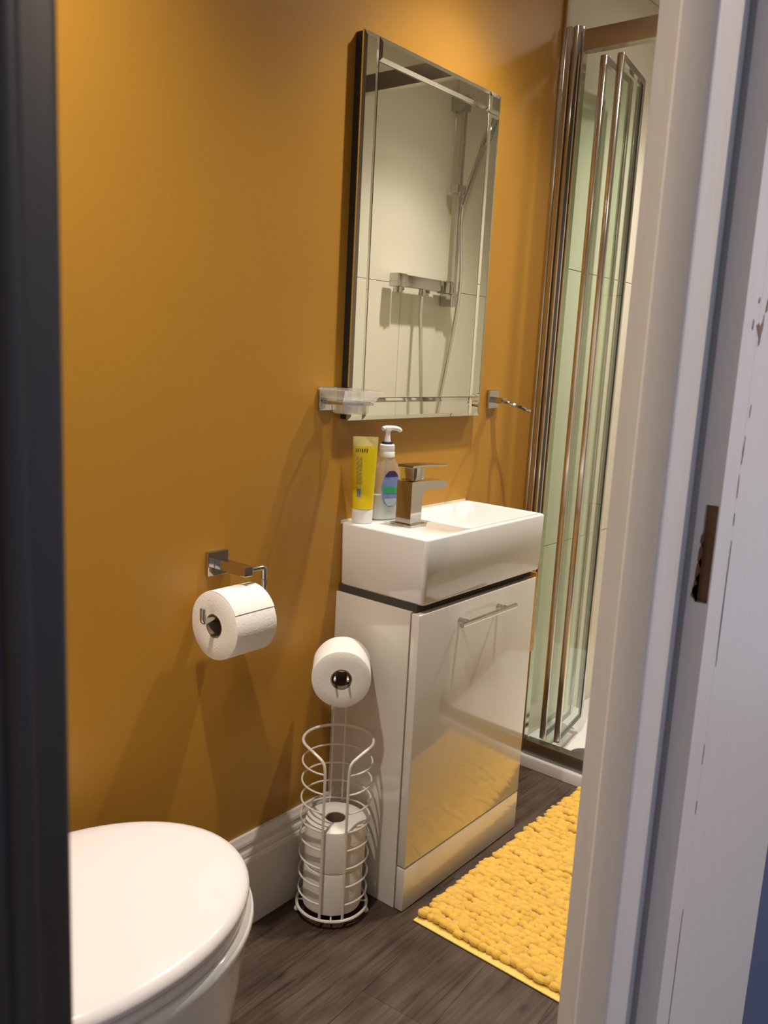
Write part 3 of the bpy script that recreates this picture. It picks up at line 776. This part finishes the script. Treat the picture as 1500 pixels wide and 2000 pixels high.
# ------------------------------------------------------------------ toilet
TXC, TYC, TZ = -0.802, -0.246, 0.43
t = thing('toilet', 'white toilet with its round-fronted lid closed', 'toilet', (-0.90, TYC, 0))
def to(name, bm, m, parent=None, **k):
    bmesh.ops.translate(bm, verts=bm.verts[:], vec=-t.location); return obj(name, bm, m, parent or t, **k)
def dshape(bm, a, bb, z, n=64, xc=TXC, back=0.0, xb=-1.035):
    """rounded front ellipse running back into straighter sides, cut flat at the hinge"""
    out = []
    for i in range(n):
        an = 2*math.pi*i/n; c, s = math.cos(an), math.sin(an)
        x_ = xc+a*(c if c > 0 else math.copysign(abs(c)**0.85, c)); y_ = TYC+bb*s
        out.append(bm.verts.new((max(x_, xb), y_, z)))
    return out
A0, B0 = 0.2655, 0.2075
bm = bmesh.new()
loft(bm, [dshape(bm, A0*0.90, B0*0.90, 0.402), dshape(bm, A0-0.012, B0-0.012, 0.4025), dshape(bm, A0-0.003, B0-0.003, 0.406), dshape(bm, A0, B0, 0.413), dshape(bm, A0-0.001, B0-0.001, 0.419), dshape(bm, A0-0.006, B0-0.006, 0.4255), dshape(bm, A0-0.016, B0-0.016, 0.4292), dshape(bm, A0-0.04, B0-0.04, 0.4318), dshape(bm, A0-0.09, B0-0.09, 0.4335), dshape(bm, A0*0.25, B0*0.25, 0.4345)])
to('lid', bm, M['seat'], smooth=True, angle=60)
bm = bmesh.new()
def seat_ring(k, z): return dshape(bm, A0-k, B0-k, z)
loft(bm, [seat_ring(0.09, 0.382), seat_ring(0.014, 0.382), seat_ring(0.005, 0.386), seat_ring(0.003, 0.392), seat_ring(0.006, 0.398), seat_ring(0.014, 0.4005), seat_ring(0.09, 0.4005)])
to('seat', bm, M['seat'], smooth=True, angle=60)
bm = bmesh.new()
def foot(a, bb, z, xc): return dshape(bm, a, bb, z, xc=xc, xb=-1.12)
loft(bm, [foot(0.235, 0.165, 0.0, -0.828), foot(0.238, 0.168, 0.02, -0.828), foot(0.244, 0.175, 0.10, -0.820), foot(0.252, 0.184, 0.19, -0.810), foot(0.259, 0.193, 0.27, -0.802), foot(0.263, 0.200, 0.33, -0.799), foot(0.266, 0.205, 0.352, -0.798), foot(0.2695, 0.209, 0.366, -0.795), foot(0.268, 0.2075, 0.376, -0.796), foot(0.262, 0.2015, 0.3805, -0.798), foot(0.20, 0.14, 0.381, -0.80)])
to('bowl', bm, M['ceramic'], smooth=True, angle=60)
bm = bx(bmesh.new(), XL+0.003, -1.06, TYC-0.175, TYC+0.175, 0.36, 0.385, bev=0.01); bx(bm, XL+0.003, -1.03, TYC-0.10, TYC+0.10, 0.0, 0.365, bev=0.02)
to('pedestal', bm, M['ceramic'], smooth=True)
cs = to('cistern', box(XL+0.003, -1.175, TYC-0.185, TYC+0.185, 0.386, 0.735, bev=0.02, seg=4), M['ceramic'], smooth=True)
to('cistern_lid', box(XL+0.001, -1.168, TYC-0.192, TYC+0.192, 0.7355, 0.765, bev=0.008, seg=3), M['ceramic'], smooth=True)
to('flush_button', lathe(bmesh.new(), [(0, 0.772), (0.018, 0.772), (0.021, 0.770), (0.021, 0.7652), (0, 0.7652)], (-1.265, TYC, 0), seg=28), M['chrome'], smooth=True)
for s in (-1, 1):
    to('hinge', lathe(bmesh.new(), [(0.009, -0.022), (0.009, 0.022)], (-1.047, TYC+s*0.08, 0.3955), seg=14, axis='y'), M['chrome'], smooth=True)

# ------------------------------------------------------------------ bath mat
MX_0, MX_1, MY_0, MY_1 = 0.0, 0.795, -0.76, -0.270
t = thing('bath_mat', 'mustard chenille bath mat on the floor along the cabinet', 'bath mat', (0.4, -0.5, 0))
bm = bx(bmesh.new(), MX_0-0.010, MX_1, MY_0, MY_1-0.004, 0.0008, 0.0042, bev=0.001, seg=1)
bmesh.ops.translate(bm, verts=bm.verts[:], vec=-t.location)
obj('canvas_base', bm, M['rug_base'], t)
rows = 47
TUFT = []
for k in range(10):                                   # a few soft tuft shapes
    tb = bmesh.new(); bmesh.ops.create_icosphere(tb, subdivisions=2, radius=1.0); sd = random.random()*20
    TUFT.append(([ (v_.co*(1+0.14*math.sin(v_.co.x*4+sd)*math.sin(v_.co.y*5+sd*1.7)+0.09*math.sin(v_.co.z*7+sd*2+v_.co.y*6))).copy() for v_ in tb.verts], [[v_.index for v_ in f.verts] for f in tb.faces])); tb.free()
for k in range(rows):
    xk = MX_0+0.016+k*(MX_1-MX_0-0.028)/(rows-1)
    bm = bmesh.new(); y = MY_1-random.uniform(0, 0.008); ph = random.random()*6.28
    while y > MY_0+0.012:
        L = random.uniform(0.017, 0.027); yb = y; y -= L*0.86
        r0 = random.uniform(0.0088, 0.0112); zz = 0.0045+r0*0.60+random.uniform(-0.0015, 0.0022)+0.0016*math.sin(xk*21+yb*17)
        oxk = random.uniform(-0.0035, 0.0035)+0.0025*math.sin(yb*40+ph)
        lean = random.uniform(-0.55, 0.15); cl, sl = math.cos(lean), math.sin(lean); vs_, fs_ = random.choice(TUFT); base = []
        for p in vs_:
            xx, yy, z_ = p.x*r0*1.10, p.y*L*0.62, p.z*r0*0.88
            base.append(bm.verts.new((xk+oxk+xx*cl-yy*sl*0.5-t.location.x, yb-L/2+yy*cl+xx*sl-t.location.y, max(0.0046, zz+z_))))
        for f in fs_: bm.faces.new([base[i] for i in f])
    obj('pile_row', bm, M['pile'], t, smooth=True, angle=180)

# ------------------------------------------------------------------ hand towel on the cabinet's far side
t = thing('hand_towel', 'mustard hand towel hanging at the far side of the vanity cabinet', 'towel', (0.50, -0.17, 0.49))
bm = bmesh.new(); n = 14; A = []; B = []
for j in range(10):
    z = j*0.0235; w = 1 if j > 3 else 1.0+0.25*math.exp(-((j-1.0)**2)/2)
    A.append([bm.verts.new((0.0085+0.0035*math.sin(i*1.3+j*0.2)*(1.1-j/10)-0.004*(j/9) - (0.010), -0.062+i*0.124/n, z)) for i in range(n+1)])
    B.append([bm.verts.new((0.0160*w+0.0035*math.sin(i*1.3+j*0.2+0.4)*(1.1-j/10)-0.008*(j/9) - 0.006, -0.062+i*0.124/n, z)) for i in range(n+1)])
for G in (A, B):
    for r0, r1 in zip(G, G[1:]):
        for i in range(n): bm.faces.new((r0[i], r0[i+1], r1[i+1], r1[i]))
for i in range(n): bm.faces.new((A[0][i], A[0][i+1], B[0][i+1], B[0][i])); bm.faces.new((A[-1][i], A[-1][i+1], B[-1][i+1], B[-1][i]))
for a, c in zip(range(9), range(1, 10)):
    bm.faces.new((A[a][0], A[c][0], B[c][0], B[a][0])); bm.faces.new((A[a][n], A[c][n], B[c][n], B[a][n]))
obj('cloth', bm, M['towel'], t, smooth=True, angle=60)

# ------------------------------------------------------------------ shower tray, enclosure, folded door
TX0, TZT = 0.813, 0.036
t = thing('shower_tray', 'low white shower tray on the floor behind the bath mat', 'shower tray', (1.38, -W/2, 0))
def tr_(bm): bmesh.ops.translate(bm, verts=bm.verts[:], vec=-t.location); return bm
bm = bmesh.new()
def rr(x0, x1, y0, y1, z, r, n=5):
    out = []
    for cx, cy, a0 in ((x1-r, y1-r, 0), (x0+r, y1-r, 90), (x0+r, y0+r, 180), (x1-r, y0+r, 270)):
        for k in range(n+1):
            a = R(a0+90*k/n); out.append(bm.verts.new((cx+r*math.cos(a), cy+r*math.sin(a), z)))
    return out
e = 0.001
loft(bm, [rr(TX0, XR-e, -W+e, -e, 0.0, 0.012), rr(TX0, XR-e, -W+e, -e, TZT-0.008, 0.012), rr(TX0+0.002, XR-e-0.002, -W+e+0.002, -e-0.002, TZT-0.002, 0.012), rr(TX0+0.008, XR-e-0.004, -W+e+0.004, -e-0.004, TZT, 0.012),
          rr(TX0+0.085, XR-0.05, -W+0.05, -0.05, TZT, 0.03), rr(TX0+0.095, XR-0.06, -W+0.06, -0.06, TZT-0.006, 0.035), rr(TX0+0.14, XR-0.10, -W+0.10, -0.10, TZT-0.012, 0.05)])
obj('tray_body', tr_(bm), M['tray'], t, smooth=True, angle=40)
obj('waste_cover', tr_(lathe(bmesh.new(), [(0, TZT-0.0022), (0.046, TZT-0.0028), (0.053, TZT-0.006), (0.053, TZT-0.0118), (0, TZT-0.0118)], (0.962, -0.212, 0), seg=40)), M['waste'], t, smooth=True)

SX = 0.838
t = thing('shower_enclosure', 'chrome shower door frame fixed to the wall and tray', 'shower frame', (SX, 0, TZT))
def so(name, bm, m, parent=None, **k):
    bmesh.ops.translate(bm, verts=bm.verts[:], vec=-t.location); return obj(name, bm, m, parent or t, **k)
HZ0, HZ1 = 2.052, 2.106
def post(ya, sgn):
    """wall channel plus rounded column and fin; ya = wall face, sgn = direction into the opening"""
    bm = bmesh.new(); bx(bm, SX-0.024, SX+0.020, *sorted((ya, ya+sgn*0.0165)), TZT+0.0003, HZ1+0.012, bev=0.002)
    so('wall_channel', bm, M['chrome_soft'])
    bm = bmesh.new()
    cy = ya+sgn*0.0285; pr = []
    for k in range(13):
        a = R(180+sgn*90-sgn*180*k/12)
        pr.append((SX-0.004+0.021*math.cos(R(90+180*k/12)), cy+0.0145*math.sin(R(90+180*k/12))))
    pr += [(SX+0.016, cy-0.0145), (SX+0.016, cy+0.0145)]
    prism(bm, pr, 'z', TZT+0.001, HZ1+0.010)
    so('column', bm, M['chrome'], smooth=True, angle=40)
    bm = bmesh.new(); bx(bm, SX-0.012, SX+0.012, *sorted((ya+sgn*0.0433, ya+sgn*0.0490)), TZT+0.002, HZ1+0.004, bev=0.001)
    so('column_fin', bm, M['chrome_soft'])
post(-0.0125, -1)
post(-W+0.0125, 1)
so('header_rail', box(SX-0.016, SX+0.016, -W+0.062, -0.062, HZ0, HZ1, bev=0.002), M['rail'], smooth=True)
so('sill_rail', box(SX-0.014, SX+0.020, -W+0.062, -0.062, TZT+0.0005, 0.082, bev=0.0025), M['rail_dark'], smooth=True)

t = thing('shower_door', 'folding glass shower door standing folded open into the shower', 'shower door', (SX+0.03, -0.13, 0.085))
def leaf(p0, p1, edge_strip, z0=0.0835, z1=2.048):
    P0, P1 = Vector((p0[0], p0[1], 0)), Vector((p1[0], p1[1], 0)); L = (P1-P0).length; a = math.atan2(p1[1]-p0[1], p1[0]-p0[0])
    mtx = Matrix.Translation(P0-t.location) @ Matrix.Rotation(a, 4, 'Z')
    def lo(nm, bm, m, parent, **k): bm.transform(mtx); return obj(nm, bm, m, parent, **k)
    pane = lo('glass_leaf', box(0.012, L-0.012, -0.003, 0.003, z0+0.012, z1-0.012), M['pane'], t)
    lo('stile', box(-0.002, 0.0135, -0.009, 0.009, z0, z1, bev=0.003), M['chrome_soft'], pane, smooth=True)
    lo('stile', box(L-0.0135, L+0.002, -0.006, 0.006, z0, z1, bev=0.002), M['chrome_soft'], pane, smooth=True)
    lo('top_rail', box(0.0138, L-0.0138, -0.007, 0.007, z1-0.018, z1, bev=0.001), M['chrome'], pane)
    lo('bottom_seal', box(0.0138, L-0.0138, -0.004, 0.004, z0, z0+0.012), M['edge_glass'], pane)
    if edge_strip: lo('edge_seal', box(L-0.0175, L-0.0138, -0.0045, 0.0045, z0+0.013, z1-0.019), M['edge_glass'], pane)
    return pane
leaf((0.862, -0.104), (1.108, -0.076), False)
leaf((0.868, -0.150), (1.115, -0.110), True)
obj('fold_hinge', lathe(bmesh.new(), [(0.0075, 0.02), (0.0075, 1.95)], (1.126-t.location.x, -0.0925-t.location.y, 0), seg=16), M['chrome'], t, smooth=True)

# ------------------------------------------------------------------ shower fittings on the near wall (seen in the mirror)
FY = -W+0.010
t = thing('shower_valve', 'square chrome thermostatic shower bar valve on the tiled wall', 'shower valve', (1.385, FY, 1.508))
obj('valve_body', box(-0.125, 0.125, 0.034, 0.074, -0.022, 0.022, bev=0.003), M['chrome'], t, smooth=True)
for s in (-1, 1):
    k = obj('knob', box(*sorted((s*0.128, s*0.182)), 0.030, 0.078, -0.025, 0.025, bev=0.004), M['chrome'], t, smooth=True)
    bm = bmesh.new(); tube(bm, [(s*0.085, 0.0005, 0), (s*0.085, 0.036, 0)], 0.016, seg=16); obj('wall_elbow', bm, M['chrome'], t, smooth=True)
    obj('elbow_flange', box(s*0.085-0.03, s*0.085+0.03, 0.0005, 0.008, -0.03, 0.03, bev=0.002), M['chrome'], t)
obj('hose_outlet', lathe(bmesh.new(), [(0.0, -0.045), (0.013, -0.045), (0.015, -0.04), (0.015, -0.0222), (0.0, -0.0222)], (0, 0.054, 0), seg=20), M['chrome'], t, smooth=True)
obj('drip_stop', lathe(bmesh.new(), [(0.0, -0.048), (0.016, -0.046), (0.018, -0.035), (0.018, -0.0252), (0.0, -0.0252)], (-0.155, 0.054, 0), seg=20), M['chrome'], t, smooth=True)

RX = 1.605
t = thing('shower_riser', 'square chrome shower riser rail beside the bar valve', 'riser rail', (RX, FY, 1.40))
obj('rail', box(-0.009, 0.009, 0.040, 0.058, 0.035, 0.86, bev=0.002), M['chrome'], t)
for z in (0.035, 0.800):
    obj('wall_bracket', box(-0.026, 0.026, 0.0005, 0.062, z, z+0.055, bev=0.003), M['chrome'], t)
sl = obj('slider', box(-0.045, 0.028, 0.034, 0.072, 0.482, 0.514, bev=0.003), M['chrome'], t)
obj('slider_lever', box(0.030, 0.062, 0.040, 0.060, 0.488, 0.508, bev=0.003), M['chrome'], sl)
t = thing('hand_shower', 'slim chrome hand shower with flexible hose resting on the riser', 'hand shower', (RX-0.02, FY+0.085, 1.90))
a_ = Vector((-0.012, 0.004, -0.075)); b_ = Vector((0.046, 0.050, 0.165))
obj('handle', tube(bmesh.new(), [a_, a_.lerp(b_, 0.3), a_.lerp(b_, 0.75), b_], [0.011, 0.012, 0.012, 0.014], seg=14), M['chrome'], t, smooth=True)
dirh = (b_-a_).normalized()
bm = bx(bmesh.new(), -0.032, 0.032, -0.010, 0.010, 0, 0.115, bev=0.004)
qn = dirh.to_track_quat('Z', 'Y'); bm.transform(Matrix.Translation(b_) @ qn.to_matrix().to_4x4())
hd = obj('spray_head', bm, M['chrome'], t, smooth=True)
for r_ in range(8):
    bm = bx(bmesh.new(), -0.026, 0.026, -0.0125, -0.0098, 0.010+r_*0.012, 0.015+r_*0.012); bm.transform(Matrix.Translation(b_) @ qn.to_matrix().to_4x4()); obj('nozzle_row', bm, M['black'], hd)
ox, oz = 1.385-(RX-0.02), 1.4590-1.90
hose = curve([a_, (-0.012, 0.003, -0.16), (-0.010, 0.016, -0.40), (-0.035, -0.008, -0.70), (-0.105, -0.010, -0.98), (-0.145, -0.008, -1.06), (-0.180, -0.008, -0.98), (-0.205, -0.010, -0.75), (ox, 0.054-0.085, oz-0.10), (ox, 0.054-0.085, oz-0.05), (ox, 0.054-0.085, oz-0.025), (ox, 0.054-0.085, oz)], 8)
obj('hose', tube(bmesh.new(), hose, 0.0078, seg=10), M['chrome_soft'], t, smooth=True)
